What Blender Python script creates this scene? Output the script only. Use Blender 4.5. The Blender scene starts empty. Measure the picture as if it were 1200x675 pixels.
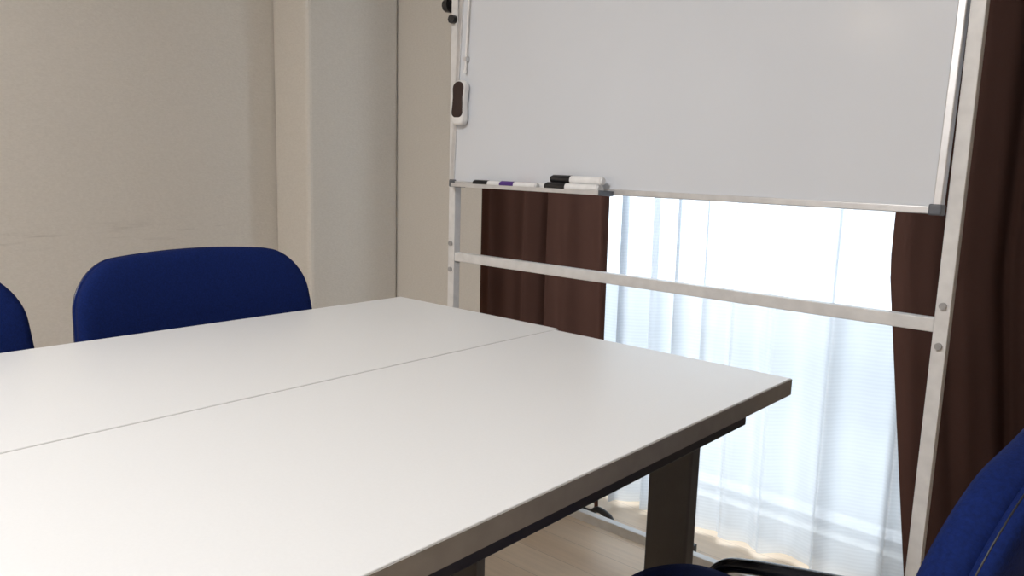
import bpy, bmesh, math, random
from mathutils import Vector, Matrix
random.seed(4)
sc = bpy.context.scene
sc.view_settings.view_transform = 'Standard'
sc.view_settings.look = 'None'
COL = sc.collection

# ------------------------------------------------------------------ materials
def new_mat(name):
    m = bpy.data.materials.new(name); m.use_nodes = True
    nt = m.node_tree
    b = nt.nodes.get('Principled BSDF')
    return m, nt, b

def pmat(name, col, rough=0.5, metal=0.0, noise=0.06, scale=40, bump=0.0, bscale=200, coat=0.0, spec=0.5):
    m, nt, b = new_mat(name)
    b.inputs['Roughness'].default_value = rough
    b.inputs['Metallic'].default_value = metal
    b.inputs['Coat Weight'].default_value = coat
    b.inputs['Specular IOR Level'].default_value = spec
    tc = nt.nodes.new('ShaderNodeTexCoord')
    n = nt.nodes.new('ShaderNodeTexNoise'); n.inputs['Scale'].default_value = scale
    nt.links.new(tc.outputs['Object'], n.inputs['Vector'])
    r = nt.nodes.new('ShaderNodeValToRGB')
    r.color_ramp.elements[0].position = 0.3; r.color_ramp.elements[1].position = 0.7
    r.color_ramp.elements[0].color = (*[c*(1-noise) for c in col], 1)
    r.color_ramp.elements[1].color = (*[min(1, c*(1+noise)) for c in col], 1)
    nt.links.new(n.outputs['Fac'], r.inputs['Fac'])
    nt.links.new(r.outputs['Color'], b.inputs['Base Color'])
    if bump > 0:
        n2 = nt.nodes.new('ShaderNodeTexNoise'); n2.inputs['Scale'].default_value = bscale
        n2.inputs['Detail'].default_value = 3
        nt.links.new(tc.outputs['Object'], n2.inputs['Vector'])
        bp = nt.nodes.new('ShaderNodeBump'); bp.inputs['Strength'].default_value = bump
        bp.inputs['Distance'].default_value = 0.002
        nt.links.new(n2.outputs['Fac'], bp.inputs['Height'])
        nt.links.new(bp.outputs['Normal'], b.inputs['Normal'])
    return m

def wall_material(name='wallpaper', scuff=0.38):
    m, nt, b = new_mat(name)
    L = nt.links.new; N = nt.nodes.new
    b.inputs['Roughness'].default_value = 0.85
    b.inputs['Specular IOR Level'].default_value = 0.25
    tc = N('ShaderNodeTexCoord')
    mp = N('ShaderNodeMapping'); mp.inputs['Scale'].default_value = (1, 1, 2.2)
    L(tc.outputs['Object'], mp.inputs['Vector'])
    n = N('ShaderNodeTexNoise'); n.inputs['Scale'].default_value = 110; n.inputs['Detail'].default_value = 4
    L(mp.outputs['Vector'], n.inputs['Vector'])
    r = N('ShaderNodeValToRGB')
    r.color_ramp.elements[0].position = 0.3; r.color_ramp.elements[1].position = 0.7
    r.color_ramp.elements[0].color = (0.635, 0.605, 0.555, 1)
    r.color_ramp.elements[1].color = (0.685, 0.655, 0.605, 1)
    L(n.outputs['Fac'], r.inputs['Fac'])
    sep = N('ShaderNodeSeparateXYZ'); L(tc.outputs['Object'], sep.inputs['Vector'])
    mr = N('ShaderNodeMath'); mr.operation = 'SUBTRACT'; mr.inputs[1].default_value = 0.745
    L(sep.outputs['Z'], mr.inputs[0])
    ab = N('ShaderNodeMath'); ab.operation = 'ABSOLUTE'; L(mr.outputs[0], ab.inputs[0])
    band = N('ShaderNodeMapRange'); band.inputs['From Min'].default_value = 0.0; band.inputs['From Max'].default_value = 0.045
    band.inputs['To Min'].default_value = 1; band.inputs['To Max'].default_value = 0
    L(ab.outputs[0], band.inputs['Value'])
    mp2 = N('ShaderNodeMapping'); mp2.inputs['Scale'].default_value = (4, 4, 50); mp2.inputs['Rotation'].default_value = (0.06, 0, 0)
    L(tc.outputs['Object'], mp2.inputs['Vector'])
    n3 = N('ShaderNodeTexNoise'); n3.inputs['Scale'].default_value = 1.6; n3.inputs['Detail'].default_value = 6
    L(mp2.outputs['Vector'], n3.inputs['Vector'])
    th = N('ShaderNodeMapRange'); th.inputs['From Min'].default_value = 0.56; th.inputs['From Max'].default_value = 0.70
    L(n3.outputs['Fac'], th.inputs['Value'])
    mu = N('ShaderNodeMath'); mu.operation = 'MULTIPLY'
    L(band.outputs['Result'], mu.inputs[0]); L(th.outputs['Result'], mu.inputs[1])
    mu2 = N('ShaderNodeMath'); mu2.operation = 'MULTIPLY'; mu2.inputs[1].default_value = scuff
    L(mu.outputs[0], mu2.inputs[0])
    mx = N('ShaderNodeMix'); mx.data_type = 'RGBA'
    L(mu2.outputs[0], mx.inputs['Factor']); L(r.outputs['Color'], mx.inputs['A'])
    mx.inputs['B'].default_value = (0.30, 0.27, 0.24, 1)
    L(mx.outputs['Result'], b.inputs['Base Color'])
    bp = N('ShaderNodeBump'); bp.inputs['Strength'].default_value = 0.22; bp.inputs['Distance'].default_value = 0.003
    L(n.outputs['Fac'], bp.inputs['Height']); L(bp.outputs['Normal'], b.inputs['Normal'])
    return m

def floor_material():
    m, nt, b = new_mat('wood_floor')
    L = nt.links.new; N = nt.nodes.new
    b.inputs['Roughness'].default_value = 0.4
    tc = N('ShaderNodeTexCoord')
    br = N('ShaderNodeTexBrick'); br.inputs['Scale'].default_value = 1
    br.inputs['Brick Width'].default_value = 0.9; br.inputs['Row Height'].default_value = 0.1
    br.inputs['Mortar Size'].default_value = 0.001
    br.inputs['Color1'].default_value = (0.76, 0.58, 0.41, 1); br.inputs['Color2'].default_value = (0.80, 0.63, 0.46, 1)
    br.inputs['Mortar'].default_value = (0.55, 0.42, 0.30, 1)
    L(tc.outputs['Object'], br.inputs['Vector'])
    mp = N('ShaderNodeMapping'); mp.inputs['Scale'].default_value = (2, 40, 2); L(tc.outputs['Object'], mp.inputs['Vector'])
    n = N('ShaderNodeTexNoise'); n.inputs['Scale'].default_value = 2; n.inputs['Detail'].default_value = 5; L(mp.outputs['Vector'], n.inputs['Vector'])
    mx = N('ShaderNodeMix'); mx.data_type = 'RGBA'; mx.blend_type = 'MULTIPLY'; mx.inputs['Factor'].default_value = 0.25
    L(br.outputs['Color'], mx.inputs['A']); L(n.outputs['Fac'], mx.inputs['B'])
    L(mx.outputs['Result'], b.inputs['Base Color'])
    return m

def sheer_material():
    m, nt, b = new_mat('sheer_fabric'); nt.nodes.remove(b)
    L = nt.links.new; N = nt.nodes.new
    out = nt.nodes['Material Output']
    tr = N('ShaderNodeBsdfTransparent'); tr.inputs['Color'].default_value = (1, 1, 1, 1)
    tl = N('ShaderNodeBsdfTranslucent'); tl.inputs['Color'].default_value = (0.78, 0.82, 0.86, 1)
    df = N('ShaderNodeBsdfDiffuse'); df.inputs['Color'].default_value = (0.80, 0.83, 0.87, 1)
    m1 = N('ShaderNodeMixShader'); m1.inputs['Fac'].default_value = 0.47
    L(tl.outputs[0], m1.inputs[1]); L(df.outputs[0], m1.inputs[2])
    m2 = N('ShaderNodeMixShader')
    tc = N('ShaderNodeTexCoord')
    w = N('ShaderNodeTexWave'); w.bands_direction = 'Z'; w.inputs['Scale'].default_value = 34; w.inputs['Distortion'].default_value = 0.5
    L(tc.outputs['Object'], w.inputs['Vector'])
    mr = N('ShaderNodeMapRange'); mr.inputs['To Min'].default_value = 0.265; mr.inputs['To Max'].default_value = 0.215
    L(w.outputs['Fac'], mr.inputs['Value'])
    lw = N('ShaderNodeLayerWeight'); lw.inputs['Blend'].default_value = 0.5
    mm = N('ShaderNodeMath'); mm.operation = 'MULTIPLY_ADD'; mm.inputs[1].default_value = -0.27
    L(lw.outputs['Facing'], mm.inputs[0]); L(mr.outputs['Result'], mm.inputs[2]); mm.use_clamp = True
    L(mm.outputs[0], m2.inputs['Fac'])
    L(m1.outputs[0], m2.inputs[1]); L(tr.outputs[0], m2.inputs[2])
    L(m2.outputs[0], out.inputs['Surface'])
    return m

def drape_material():
    m, nt, b = new_mat('brown_drape_fabric'); nt.nodes.remove(b)
    L = nt.links.new; N = nt.nodes.new
    out = nt.nodes['Material Output']
    tc = N('ShaderNodeTexCoord'); n = N('ShaderNodeTexNoise'); n.inputs['Scale'].default_value = 300
    L(tc.outputs['Object'], n.inputs['Vector'])
    r = N('ShaderNodeValToRGB'); r.color_ramp.elements[0].color = (0.010, 0.0055, 0.0048, 1); r.color_ramp.elements[1].color = (0.017, 0.0095, 0.008, 1)
    L(n.outputs['Fac'], r.inputs['Fac'])
    df = N('ShaderNodeBsdfDiffuse'); L(r.outputs['Color'], df.inputs['Color'])
    tl = N('ShaderNodeBsdfTranslucent'); tl.inputs['Color'].default_value = (0.20, 0.088, 0.06, 1)
    m1 = N('ShaderNodeMixShader'); m1.inputs['Fac'].default_value = 0.32
    L(df.outputs[0], m1.inputs[1]); L(tl.outputs[0], m1.inputs[2]); L(m1.outputs[0], out.inputs['Surface'])
    return m

def emis(name, col, s):
    m, nt, b = new_mat(name)
    b.inputs['Base Color'].default_value = (*col, 1)
    b.inputs['Emission Color'].default_value = (*col, 1); b.inputs['Emission Strength'].default_value = s
    return m

M = {}
M['wall'] = wall_material()
M['wall_plain'] = wall_material('wallpaper_plain', 0.0)
M['floor'] = floor_material()
M['ceil'] = pmat('ceiling_paper', (0.8, 0.79, 0.77), 0.9)
M['sheer'] = sheer_material()
M['drape'] = drape_material()
M['top'] = pmat('white_laminate', (0.75, 0.755, 0.755), 0.36, noise=0.01, scale=300, bump=0.04, bscale=900)
M['edge'] = pmat('grey_edge_band', (0.32, 0.305, 0.285), 0.5)
M['steel_dark'] = pmat('dark_painted_steel', (0.035, 0.035, 0.042), 0.45)
M['leg'] = pmat('grey_painted_steel', (0.085, 0.08, 0.08), 0.45)
M['blue'] = pmat('blue_upholstery', (0.005, 0.014, 0.085), 0.95, noise=0.2, scale=350, bump=0.4, bscale=700, spec=0.12)
M['black'] = pmat('black_plastic', (0.012, 0.012, 0.014), 0.35)
M['chrome'] = pmat('black_tube', (0.015, 0.015, 0.018), 0.18)
M['board'] = pmat('whiteboard_enamel', (0.68, 0.71, 0.76), 0.15, noise=0.01, scale=4)
M['alu'] = pmat('aluminium', (0.66, 0.66, 0.67), 0.4, metal=0.6)
M['post'] = pmat('white_painted_steel', (0.72, 0.72, 0.72), 0.35)
M['cap'] = pmat('grey_plastic', (0.10, 0.11, 0.13), 0.45)
M['bolt'] = pmat('zinc_bolt', (0.38, 0.38, 0.39), 0.4, metal=0.3)
M['white'] = pmat('white_plastic', (0.82, 0.82, 0.82), 0.35)
M['brown'] = pmat('brown_felt', (0.035, 0.018, 0.015), 0.7)
M['red'] = pmat('red_plastic', (0.45, 0.02, 0.03), 0.35)
M['purple'] = pmat('purple_plastic', (0.08, 0.03, 0.22), 0.35)
M['concrete'] = pmat('concrete', (0.28, 0.29, 0.30), 0.9, noise=0.15, scale=3)
M['wframe'] = pmat('window_frame_alu', (0.5, 0.5, 0.51), 0.4, metal=0.2)
M['base'] = pmat('baseboard_vinyl', (0.42, 0.35, 0.27), 0.6)
gm, gnt, gb = new_mat('glass'); gnt.nodes.remove(gb)
g1 = gnt.nodes.new('ShaderNodeBsdfTransparent'); g1.inputs['Color'].default_value = (0.95, 0.97, 0.98, 1)
g2 = gnt.nodes.new('ShaderNodeBsdfGlossy'); g2.inputs['Roughness'].default_value = 0.02
g3 = gnt.nodes.new('ShaderNodeMixShader'); g3.inputs['Fac'].default_value = 0.05
gnt.links.new(g1.outputs[0], g3.inputs[1]); gnt.links.new(g2.outputs[0], g3.inputs[2])
gnt.links.new(g3.outputs[0], gnt.nodes['Material Output'].inputs['Surface'])
M['glass'] = gm

# ------------------------------------------------------------------ mesh helpers
class MB:
    def __init__(s): s.v = []; s.f = []; s.smooth = []
    def add(s, vs, fs, smooth=False):
        o = len(s.v); s.v += [tuple(v) for v in vs]
        for f in fs: s.f.append(tuple(i+o for i in f)); s.smooth.append(smooth)
        return s
    def box(s, x0, x1, y0, y1, z0, z1):
        vs = [(x0,y0,z0),(x1,y0,z0),(x1,y1,z0),(x0,y1,z0),(x0,y0,z1),(x1,y0,z1),(x1,y1,z1),(x0,y1,z1)]
        return s.add(vs, [(3,2,1,0),(4,5,6,7),(0,1,5,4),(1,2,6,5),(2,3,7,6),(3,0,4,7)])
    def cyl(s, p0, p1, r0, r1=None, n=20):
        if r1 is None: r1 = r0
        p0 = Vector(p0); p1 = Vector(p1); d = (p1-p0).normalized()
        a = d.orthogonal().normalized(); b = d.cross(a)
        ring0 = [p0+(a*math.cos(t)+b*math.sin(t))*r0 for t in [2*math.pi*i/n for i in range(n)]]
        ring1 = [p1+(a*math.cos(t)+b*math.sin(t))*r1 for t in [2*math.pi*i/n for i in range(n)]]
        s.add(ring0+ring1, [(i,(i+1)%n,(i+1)%n+n,i+n) for i in range(n)], True)
        s.add(ring0, [tuple(reversed(range(n)))]); s.add(ring1, [tuple(range(n))])
        return s
    def tube(s, pts, r, n=14, sub=8, flat=1.0):
        P = [Vector(p) for p in pts]
        Q = []
        for i in range(len(P)-1):
            p0 = P[max(i-1,0)]; p1 = P[i]; p2 = P[i+1]; p3 = P[min(i+2,len(P)-1)]
            for k in range(sub):
                t = k/sub
                Q.append(0.5*((2*p1)+(-p0+p2)*t+(2*p0-5*p1+4*p2-p3)*t*t+(-p0+3*p1-3*p2+p3)*t**3))
        Q.append(P[-1])
        nrm = None; rings = []
        for i, q in enumerate(Q):
            d = (Q[min(i+1,len(Q)-1)]-Q[max(i-1,0)]).normalized()
            if nrm is None: nrm = d.orthogonal().normalized()
            nrm = (nrm-d*nrm.dot(d)).normalized(); bn = d.cross(nrm)
            rings.append([q+(nrm*math.cos(t)+bn*math.sin(t)*flat)*r for t in [2*math.pi*k/n for k in range(n)]])
        vs = [v for rg in rings for v in rg]; fs = []
        for i in range(len(rings)-1):
            for k in range(n):
                a = i*n+k; b = i*n+(k+1)%n
                fs.append((a,b,b+n,a+n))
        s.add(vs, fs, True)
        s.add(rings[0], [tuple(reversed(range(n)))]); s.add(rings[-1], [tuple(range(n))])
        return s
    def obj(s, name, mat, bevel=0, parent=None, loc=None, rot=None):
        me = bpy.data.meshes.new(name); me.from_pydata(s.v, [], s.f)
        for p, sm in zip(me.polygons, s.smooth): p.use_smooth = sm
        me.materials.append(mat)
        bm = bmesh.new(); bm.from_mesh(me); bmesh.ops.recalc_face_normals(bm, faces=bm.faces[:]); bm.to_mesh(me); bm.free()
        o = bpy.data.objects.new(name, me); COL.objects.link(o)
        if bevel:
            md = o.modifiers.new('bevel', 'BEVEL'); md.width = bevel; md.segments = 3; md.limit_method = 'ANGLE'
        if parent: o.parent = parent
        if loc: o.location = loc
        if rot: o.rotation_euler = rot
        return o

def empty(name, loc=(0,0,0), rot=(0,0,0)):
    e = bpy.data.objects.new(name, None); e.empty_display_size = 0.1
    COL.objects.link(e); e.location = loc; e.rotation_euler = rot
    return e

# ------------------------------------------------------------------ room
XL, XR, YN, YS, ZC = -2.586, 1.5, 2.0, -3.2, 2.45
WX0, WX1, WZ0, WZ1 = -1.64, -0.42, 0.06, 2.05
MB().box(XL-0.1, XR+0.1, YS-0.1, YN+0.15, -0.1, 0).obj('floor', M['floor'])
MB().box(XL-0.1, XR+0.1, YS-0.1, YN+0.15, ZC, ZC+0.1).obj('ceiling', M['ceil'])
MB().box(XL-0.1, XL, YS, YN, 0, ZC).obj('wall_west', M['wall'])
MB().box(XR, XR+0.1, YS, YN, 0, ZC).obj('wall_east', M['wall_plain'])
MB().box(XL-0.1, XR+0.1, YS-0.1, YS, 0, ZC).obj('wall_south', M['wall_plain'])
w = MB()
w.box(XL-0.1, WX0, YN, YN+0.15, 0, ZC); w.box(WX1, XR+0.1, YN, YN+0.15, 0, ZC)
w.box(WX0, WX1, YN, YN+0.15, 0, WZ0); w.box(WX0, WX1, YN, YN+0.15, WZ1, ZC)
w.obj('wall_north', M['wall_plain'])
MB().box(XL, -2.37, 1.595, YN, 0, ZC).obj('wall_pillar', M['wall_plain'], bevel=0.018)
MB().box(XL, XL+0.008, YS, 1.595, 0, 0.06).obj('baseboard_west', M['base'])
MB().box(-2.37, WX0, YN-0.008, YN, 0, 0.06).obj('baseboard_north', M['base'])
# window
we = empty('window_1')
fr = MB(); t = 0.04
fr.box(WX0, WX0+t, YN+0.05, YN+0.12, WZ0, WZ1); fr.box(WX1-t, WX1, YN+0.05, YN+0.12, WZ0, WZ1)
fr.box(WX0+t, WX1-t, YN+0.05, YN+0.12, WZ0, WZ0+0.02); fr.box(WX0+t, WX1-t, YN+0.05, YN+0.12, WZ1-t, WZ1)
fr.obj('frame', M['wframe'], parent=we)
MB().box(WX0+t, WX1-t, YN+0.083, YN+0.087, WZ0+0.02, WZ1-t).obj('glass_pane', M['glass'], parent=we)
bw = empty('added_balcony')
MB().box(-6, 5, YN+0.16, 3.3, -0.15, -0.02).obj('slab', M['concrete'], parent=bw)
MB().box(-6, 5, 3.3, 3.42, -0.15, 0.42).obj('dimming_parapet', M['concrete'], parent=bw)  # slab and low wall added outside to darken the lower part of the sheer

# ------------------------------------------------------------------ curtains
def curtain(name, mat, x0f, x1f, y, amp, nf, ztop, zbot, seed, nx=260, nz=40, jitter=0.5):
    rnd = random.Random(seed)
    ph = [rnd.uniform(0, 6.28) for _ in range(5)]
    vs = []; fs = []
    for j in range(nz+1):
        z = zbot+(ztop-zbot)*j/nz
        h = (z-zbot)/(ztop-zbot)
        for i in range(nx+1):
            u = i/nx
            a = amp*(1.0-0.35*h)*(0.70+0.30*math.sin(13*u+ph[4]))
            x = x0f(z)+(x1f(z)-x0f(z))*u
            p = 2*math.pi*nf*u+jitter*math.sin(2*math.pi*u*1.7+ph[0])*2+0.5*math.sin(3*h+ph[1]+5*u)
            yy = y+a*(math.sin(p)*0.75+0.25*math.sin(2.3*p+ph[2])*1.0)+a*0.25*math.sin(7*u*6.28+ph[3]+2*h)
            xx = x+0.6*a*math.cos(p+ph[4])*math.sin(math.pi*u)
            vs.append((xx, yy, z))
    for j in range(nz):
        for i in range(nx):
            q = j*(nx+1)+i; fs.append((q, q+1, q+nx+2, q+nx+1))
    return MB().add(vs, fs, True).obj(name, mat)

curtain('sheer_curtain', M['sheer'], lambda z: -1.70, lambda z: -0.25, 1.895, 0.040, 13, 2.19, 0.012, 3, nx=900, jitter=1.5)
curtain('drape_curtain', M['drape'], lambda z: -1.745, lambda z: -1.245+0.02*(1-min(z,1)), 1.810, 0.026, 4, 2.19, 0.012, 8)
curtain('drape_curtain', M['drape'], lambda z: -0.508+0.11*max(0,(0.8-z))/0.8, lambda z: 0.40, 1.810, 0.026, 8, 2.19, 0.012, 11)
rl = empty('curtain_rail')
MB().cyl((-1.9, 1.812, 2.215), (0.5, 1.812, 2.215), 0.012).cyl((-1.9, 1.885, 2.215), (0.5, 1.885, 2.215), 0.008).obj('rods', M['alu'], parent=rl)
bb = MB()
for x in (-1.85, -0.7, 0.45): bb.box(x-0.01, x+0.01, 1.81, 2.0, 2.21, 2.23)
bb.obj('brackets', M['alu'], parent=rl)

# ------------------------------------------------------------------ tables
def table(x_near, y_far, loc_name='meeting_table'):
    cx = x_near-0.224; cy = y_far-0.9
    e = empty(loc_name, (cx, cy, 0))
    hw, hl = 0.224, 0.9
    MB().box(-hw+0.0012, hw-0.0012, -hl+0.0012, hl-0.0012, 0.676, 0.70).obj('top', M['top'], bevel=0.0015, parent=e)
    ed = MB()
    for a in [(hw-0.0012, hw, -hl, hl), (-hw, -hw+0.0012, -hl, hl), (-hw, hw, hl-0.0012, hl), (-hw, hw, -hl, -hl+0.0012)]:
        ed.box(a[0], a[1], a[2], a[3], 0.675, 0.6985)
    ed.obj('edge_band', M['edge'], parent=e)
    rr = MB()
    for sx in (-1, 1):
        xc = sx*(hw-0.045)
        rr.box(xc-0.015, xc+0.015, -hl+0.08, hl-0.08, 0.64, 0.6755)
    for sy in (-1, 1):
        yc = sy*(hl-0.10)
        rr.box(-hw+0.06, hw-0.06, yc-0.02, yc+0.02, 0.645, 0.6755)
    rr.obj('under_frame', M['steel_dark'], bevel=0.002, parent=e)
    lg = MB()
    for sy in (-1, 1):
        xc = hw-0.135; yc = sy*(hl-0.090)
        lg.box(xc-0.036, xc+0.036, yc-0.013, yc+0.013, 0.045, 0.66)
        lg.box(-hw+0.02, hw-0.02, yc-0.014, yc+0.014, 0.018, 0.048)
    lg.box(hw-0.135-0.012, hw-0.135+0.012, -(hl-0.095), hl-0.095, 0.615, 0.64)
    lg.obj('legs', M['leg'], bevel=0.003, parent=e)
    ft = MB()
    for sy in (-1, 1):
        for sx in (-1, 1):
            ft.cyl((sx*(hw-0.04), sy*(hl-0.09), 0), (sx*(hw-0.04), sy*(hl-0.09), 0.02), 0.013)
    ft.obj('glides', M['black'], parent=e)
    return e
table(-0.433, 1.118)
table(-0.433-0.4495, 1.131)

# ------------------------------------------------------------------ chairs
def cushion(w, h, t, rad, taper=0.0, arch=0.0, n=12):
    out = []
    hw, hh = w/2, h/2
    for (cx, cy, a0) in [(hw-rad, hh-rad, 0), (-hw+rad, hh-rad, 90), (-hw+rad*0.7, -hh+rad*0.7, 180), (hw-rad*0.7, -hh+rad*0.7, 270)]:
        r = rad if cy > 0 else rad*0.7
        for k in range(n+1):
            a = math.radians(a0+90*k/n)
            out.append((cx+r*math.cos(a), cy+r*math.sin(a)))
    dens = []
    for i in range(len(out)):
        p = out[i]; q = out[(i+1) % len(out)]
        dist = math.hypot(p[0]-q[0], p[1]-q[1]); m = max(1, int(dist/0.02))
        for k in range(m): dens.append((p[0]+(q[0]-p[0])*k/m, p[1]+(q[1]-p[1])*k/m))
    o2 = []
    for a, b in dens:
        s = 1-taper*(b/hh)*0.5-taper*0.5
        bb_ = b+(arch*(1-(a/hw)**2) if b > 0 else 0)*(b/hh)
        o2.append((a*s, bb_))
    prof = [(0.0, -0.0), (0.5, 0), (0.93, 0.0), (0.975, 0.04), (1.0, 0.28), (1.0, 0.6), (0.985, 0.8), (0.95, 0.93), (0.88, 1.0), (0.7, 1.03), (0.45, 1.05), (0.2, 1.05), (0, 1.05)]
    N = len(o2); vs = []; fs = []
    for s, c in prof[1:-1]:
        for a, b in o2: vs.append((a*s, b*s, c*t))
    R = len(prof)-2
    for r in range(R-1):
        for i in range(N):
            fs.append((r*N+i, r*N+(i+1) % N, (r+1)*N+(i+1) % N, (r+1)*N+i))
    c0 = len(vs); vs.append((0, 0, 0)); vs.append((0, 0, prof[-1][1]*t))
    for i in range(N):
        fs.append((c0, (i+1) % N, i)); fs.append((c0+1, (R-1)*N+i, (R-1)*N+(i+1) % N))
    return vs, fs

def chair(loc, rotz):
    e = empty('office_chair', loc, (0, 0, rotz))
    vs, fs = cushion(0.455, 0.46, 0.055, 0.075, taper=0.02, arch=0.015)
    V = [(b+0.045, a, 0.395+c-0.05*max(0, (b-0.12)/0.1)**2*0.25) for a, b, c in vs]
    MB().add(V, fs, True).obj('seat', M['blue'], parent=e)
    vs, fs = cushion(0.44, 0.445, 0.014, 0.075, taper=0.02, arch=0.015)
    MB().add([(b+0.045, a, 0.382+c) for a, b, c in vs], fs, True).obj('seat_pan', M['black'], parent=e)
    def bend(a, b, c):
        cc = c+0.35*a*a
        lean = math.radians(11)
        return (-0.19+cc*math.cos(lean)-b*math.sin(lean), a, 0.648+b*math.cos(lean)+cc*math.sin(lean)*0.3)
    kw = dict(taper=0.09, arch=0.018)
    vs, fs = cushion(0.488, 0.315, 0.035, 0.080, **kw)
    MB().add([bend(a, b, c) for a, b, c in vs], fs, True).obj('backrest', M['blue'], parent=e)
    vs, fs = cushion(0.490, 0.317, 0.003, 0.080, **kw)
    MB().add([bend(a, b, c-0.0015) for a, b, c in vs], fs, True).obj('back_piping', M['black'], parent=e)
    vs, fs = cushion(0.489, 0.316, 0.018, 0.080, **kw)
    MB().add([bend(a, b, -c+0.006) for a, b, c in vs], fs, True).obj('back_rear_pad', M['blue'], parent=e)
    tb = MB()
    for s in (-1, 1):
        y = s*0.242
        tb.tube([(0.230, y, 0.012), (0.212, y, 0.25), (0.204, y, 0.39), (0.187, y, 0.435), (0.135, y, 0.455), (-0.03, y, 0.487), (-0.125, y*0.98, 0.515), (-0.150, y*0.72, 0.54), (-0.162, y*0.60, 0.57)], 0.0105)
        tb.tube([(0.06, y, 0.462), (-0.02, y, 0.40), (-0.14, y, 0.2), (-0.235, y, 0.012)], 0.0105)
        tb.cyl((0.10, s*0.20, 0.385), (0.203, s*0.242, 0.385), 0.009)
        tb.cyl((-0.03, s*0.20, 0.385), (-0.03, s*0.242, 0.385), 0.009)
    tb.cyl((0.10, -0.20, 0.378), (0.10, 0.20, 0.378), 0.009)
    tb.cyl((-0.10, -0.20, 0.378), (-0.10, 0.20, 0.378), 0.009)
    tb.obj('frame_tubes', M['chrome'], parent=e)
    gl = MB()
    for s in (-1, 1):
        gl.cyl((0.230, s*0.242, 0), (0.230, s*0.242, 0.03), 0.0125); gl.cyl((-0.235, s*0.242, 0), (-0.235, s*0.242, 0.03), 0.0125)
    gl.obj('foot_caps', M['black'], parent=e)
    return e
chair((-1.25, 0.72, 0), 0)
chair((-1.25, 0.19, 0), 0)
chair((-0.277, 0.755, 0), math.pi)

# ------------------------------------------------------------------ whiteboard stand
wb = empty('whiteboard')
YB = 1.58
pl, pr = -1.65, -0.36
st = MB()
for x in (pl, pr): st.box(x, x+0.025, YB, YB+0.025, 0.085, 1.86)
st.box(pl+0.025, pr, YB+0.002, YB+0.023, 0.714, 0.740)
st.box(pl+0.025, pr, YB+0.002, YB+0.023, 0.080, 0.105)
for x in (pl, pr): st.box(x-0.002, x+0.027, YB-0.20, YB+0.19, 0.060, 0.085)
st.obj('stand_frame', M['post'], bevel=0.002, parent=wb)
cs = MB()
for x in (pl+0.0125, pr+0.0125):
    for y in (YB-0.18, YB+0.17):
        cs.cyl((x-0.011, y, 0.025), (x+0.011, y, 0.025), 0.025)
        cs.box(x-0.015, x+0.015, y-0.012, y+0.012, 0.045, 0.061)
cs.obj('casters', M['black'], parent=wb)
bo = MB()
for x in (pl+0.0125, pr+0.0125):
    for z in (0.765, 0.69): bo.cyl((x, YB-0.006, z), (x, YB+0.001, z), 0.0065, n=12)
bo.obj('bolts', M['bolt'], parent=wb)
kn = MB()
ZP = 1.385
for x, s in ((pl, -1), (pr+0.025, 1)):
    kn.cyl((x, YB+0.0125, ZP+0.045), (x+s*0.02, YB+0.0125, ZP+0.045), 0.010)
    kn.cyl((x+s*0.012, YB+0.0125, ZP+0.045), (x+s*0.034, YB+0.0125, ZP+0.045), 0.022, 0.018, n=10)
kn.cyl((pl+0.0125, YB-0.014, ZP+0.002), (pl+0.0125, YB, ZP+0.002), 0.012, n=8)
kn.obj('pivot_knobs', M['black'], parent=wb)
tilt = (math.radians(-3.0), 0, 0)
PC = ((pl+0.025+pr)/2, YB+0.0125, ZP)
hw = (pr-(pl+0.025))/2-0.004; hh = 0.455
ploc = PC
MB().box(-hw+0.01, hw-0.01, -0.009, 0.007, -hh+0.01, hh-0.01).obj('panel', M['board'], parent=wb, loc=ploc, rot=tilt)
f = MB(); fw = 0.014
f.box(-hw, -hw+fw, -0.014, 0.012, -hh, hh); f.box(hw-fw, hw, -0.014, 0.012, -hh, hh)
f.box(-hw+fw, hw-fw, -0.014, 0.012, -hh, -hh+fw); f.box(-hw+fw, hw-fw, -0.014, 0.012, hh-fw, hh)
f.obj('panel_frame', M['alu'], bevel=0.002, parent=wb, loc=ploc, rot=tilt)
c = MB()
for sx in (-1, 1):
    for sz in (-1, 1):
        x0 = sx*hw; z0 = sz*hh
        c.box(min(x0+sx*0.002, x0-sx*0.020), max(x0+sx*0.002, x0-sx*0.020), -0.0165, 0.0145, min(z0+sz*0.002, z0-sz*0.018), max(z0+sz*0.002, z0-sz*0.018))
c.obj('corner_caps', M['cap'], bevel=0.003, parent=wb, loc=ploc, rot=tilt)
tr = MB()
tx0, tx1 = -0.565, -0.075
tz = -hh-0.002
tr.box(tx0, tx1, -0.068, -0.0145, tz, tz+0.003); tr.box(tx0, tx1, -0.071, -0.068, tz, tz+0.010); tr.box(tx0, tx1, -0.0165, -0.0145, tz, tz+0.012)
tr.obj('pen_tray', M['alu'], parent=wb, loc=ploc, rot=tilt)
te = MB(); te.box(tx1, tx1+0.004, -0.071, -0.0145, tz-0.001, tz+0.011); te.box(tx0-0.004, tx0, -0.071, -0.0145, tz-0.001, tz+0.011)
te.obj('tray_ends', M['cap'], parent=wb, loc=ploc, rot=tilt)

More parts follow.
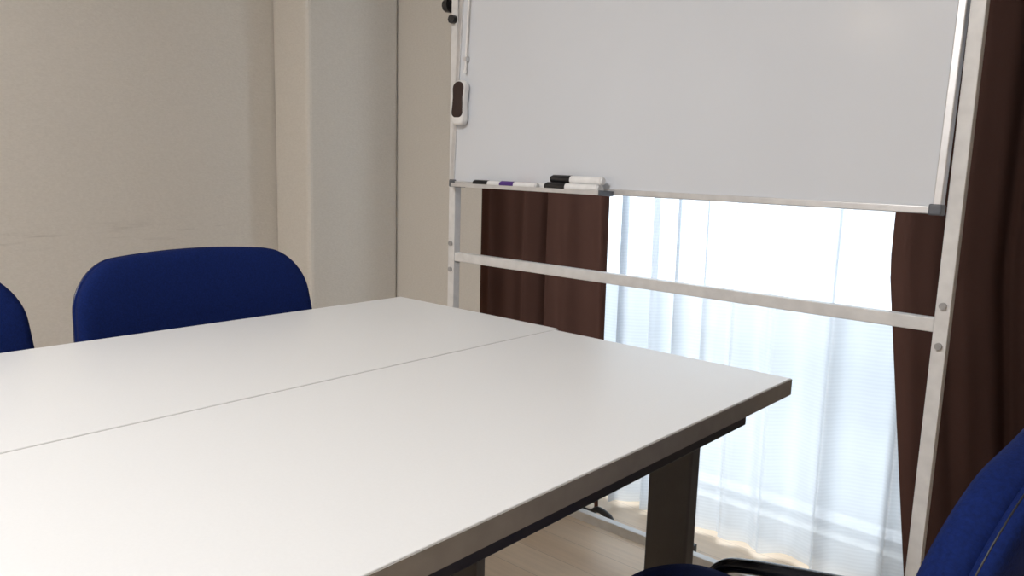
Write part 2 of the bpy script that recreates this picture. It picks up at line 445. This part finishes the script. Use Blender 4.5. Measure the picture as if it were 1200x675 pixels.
def marker(x, yl, zl, ang, capm, L=0.125, r=0.0085):
    e = empty('whiteboard_marker')
    R = Matrix.Translation(PC) @ Matrix.Rotation(tilt[0], 4, 'X')
    p = R @ Vector((x, yl, tz+0.0035+r*1.08+zl))
    e.location = p; e.rotation_euler = (0, 0, ang)
    MB().cyl((-L*0.12, 0, 0), (L*0.5, 0, 0), r).cyl((L*0.5, 0, 0), (L*0.53, 0, 0), r*0.8).obj('barrel', M['white'], parent=e)
    MB().cyl((-L*0.5, 0, 0), (-L*0.12, 0, 0), r*1.08).cyl((-L*0.54, 0, 0), (-L*0.5, 0, 0), r*0.85).obj('cap', capm, parent=e)
    return e
marker(-0.435, -0.042, 0, 0.03, M['black'])
marker(-0.335, -0.052, 0, -0.03, M['purple'], L=0.12)
marker(-0.30, -0.030, 0, 0.02, M['red'])
marker(-0.165, -0.052, 0, 0.06, M['black'], L=0.145, r=0.010)
marker(-0.170, -0.030, 0.0, -0.03, M['black'], L=0.145, r=0.010)
marker(-0.160, -0.041, 0.0185, 0.0, M['black'], L=0.145, r=0.010)

er = empty('whiteboard_eraser')
er.rotation_euler = (tilt[0], 0, 0)
er.location = (Matrix.Translation(PC) @ Matrix.Rotation(tilt[0], 4, 'X')) @ Vector((-0.592, -0.0145, -0.228))
vs, fs = cushion(0.046, 0.122, 0.020, 0.021)
def hour(a, b): return a*(1-0.16*math.exp(-(b/0.018)**2))
MB().add([(hour(a, b), -c, b) for a, b, c in vs], fs, True).obj('body', M['white'], parent=er)
vs, fs = cushion(0.040, 0.096, 0.006, 0.019)
MB().add([(hour(a, b), -c-0.018, b+0.008) for a, b, c in vs], fs, True).obj('grip', M['brown'], parent=er)

pt = empty('pointer_rod')
MT = Matrix.Translation(PC) @ Matrix.Rotation(tilt[0], 4, 'X')
a = MT @ Vector((-0.585, -0.019, -0.14)); b = MT @ Vector((-0.585, -0.019, 0.34))
MB().cyl(a, b, 0.0028).cyl(a, a+Vector((0, 0, -0.008)), 0.0045).obj('rod', M['white'], parent=pt)
cl = MB()
for z in (-0.11, 0.30):
    q = MT @ Vector((-0.585, -0.0155, z)); cl.box(q.x-0.005, q.x+0.005, q.y-0.008, q.y+0.0055, q.z-0.005, q.z+0.005)
cl.obj('clips', M['alu'], parent=pt)

MB().tube([(-1.42,1.77,0.012),(-1.30,1.77,0.012),(-1.235,1.76,0.012),(-1.20,1.75,0.035),(-1.16,1.745,0.03),(-1.13,1.74,0.012),(-1.05,1.74,0.012),(-0.98,1.745,0.012),(-0.93,1.745,0.014)], 0.009).box(-0.945,-0.895,1.73,1.765,0.0,0.035).obj('power_cable', M['black'])

# ------------------------------------------------------------------ lights
def lamp(name, x, y, sx, sy, power, col, es):
    e = empty(name, (x, y, 0))
    MB().box(-sx/2-0.02, sx/2+0.02, -sy/2-0.02, sy/2+0.02, ZC-0.05, ZC).obj('housing', M['white'], bevel=0.005, parent=e)
    MB().box(-sx/2, sx/2, -sy/2, sy/2, ZC-0.056, ZC-0.0505).obj('diffuser', emis('lamp_diffuser', col, es), parent=e)
    l = bpy.data.lights.new(name+'_light', 'AREA'); l.shape = 'RECTANGLE'; l.size = sx; l.size_y = sy; l.energy = power; l.color = col
    o = bpy.data.objects.new('light', l); COL.objects.link(o); o.location = (0, 0, ZC-0.06); o.parent = e
    return e
lamp('added_fill_lamp', -0.7, -1.2, 0.3, 1.2, 76, (0.99, 0.985, 0.99), 2.0)  # added overhead fill, set back so the board is lit from the front
lamp('added_fill_lamp', -1.86, -2.40, 0.17, 0.17, 2.2, (1.0, 0.85, 0.66), 2.0)

wd = bpy.data.worlds.new('world'); sc.world = wd; wd.use_nodes = True
bg = wd.node_tree.nodes['Background']
bg.inputs['Color'].default_value = (0.88, 0.94, 1.0, 1); bg.inputs['Strength'].default_value = 4.9
pl_ = bpy.data.lights.new('window_portal', 'AREA'); pl_.shape = 'RECTANGLE'; pl_.size = WX1-WX0; pl_.size_y = WZ1-WZ0
pl_.cycles.is_portal = True
po = bpy.data.objects.new('window_portal', pl_); COL.objects.link(po)
po.location = ((WX0+WX1)/2, YN+0.16, (WZ0+WZ1)/2); po.rotation_euler = (math.radians(-90), 0, 0)
po.parent = we

# ------------------------------------------------------------------ camera
cam = bpy.data.cameras.new('camera'); co = bpy.data.objects.new('camera', cam); COL.objects.link(co)
cam.sensor_width = 36; cam.lens = 922/1200*36; cam.clip_start = 0.02
X = Vector((.7461,.6657,.0273)); U = Vector((-.1259,.1006,.987)); B = Vector((.6539,-.7394,.1589))
B.normalize(); X = (X-B*X.dot(B)).normalized(); U = B.cross(X)
Rm = Matrix((X, U, B)).transposed().to_4x4()
co.matrix_world = Matrix.Translation((0, 0, 1.004)) @ Rm
sc.camera = co
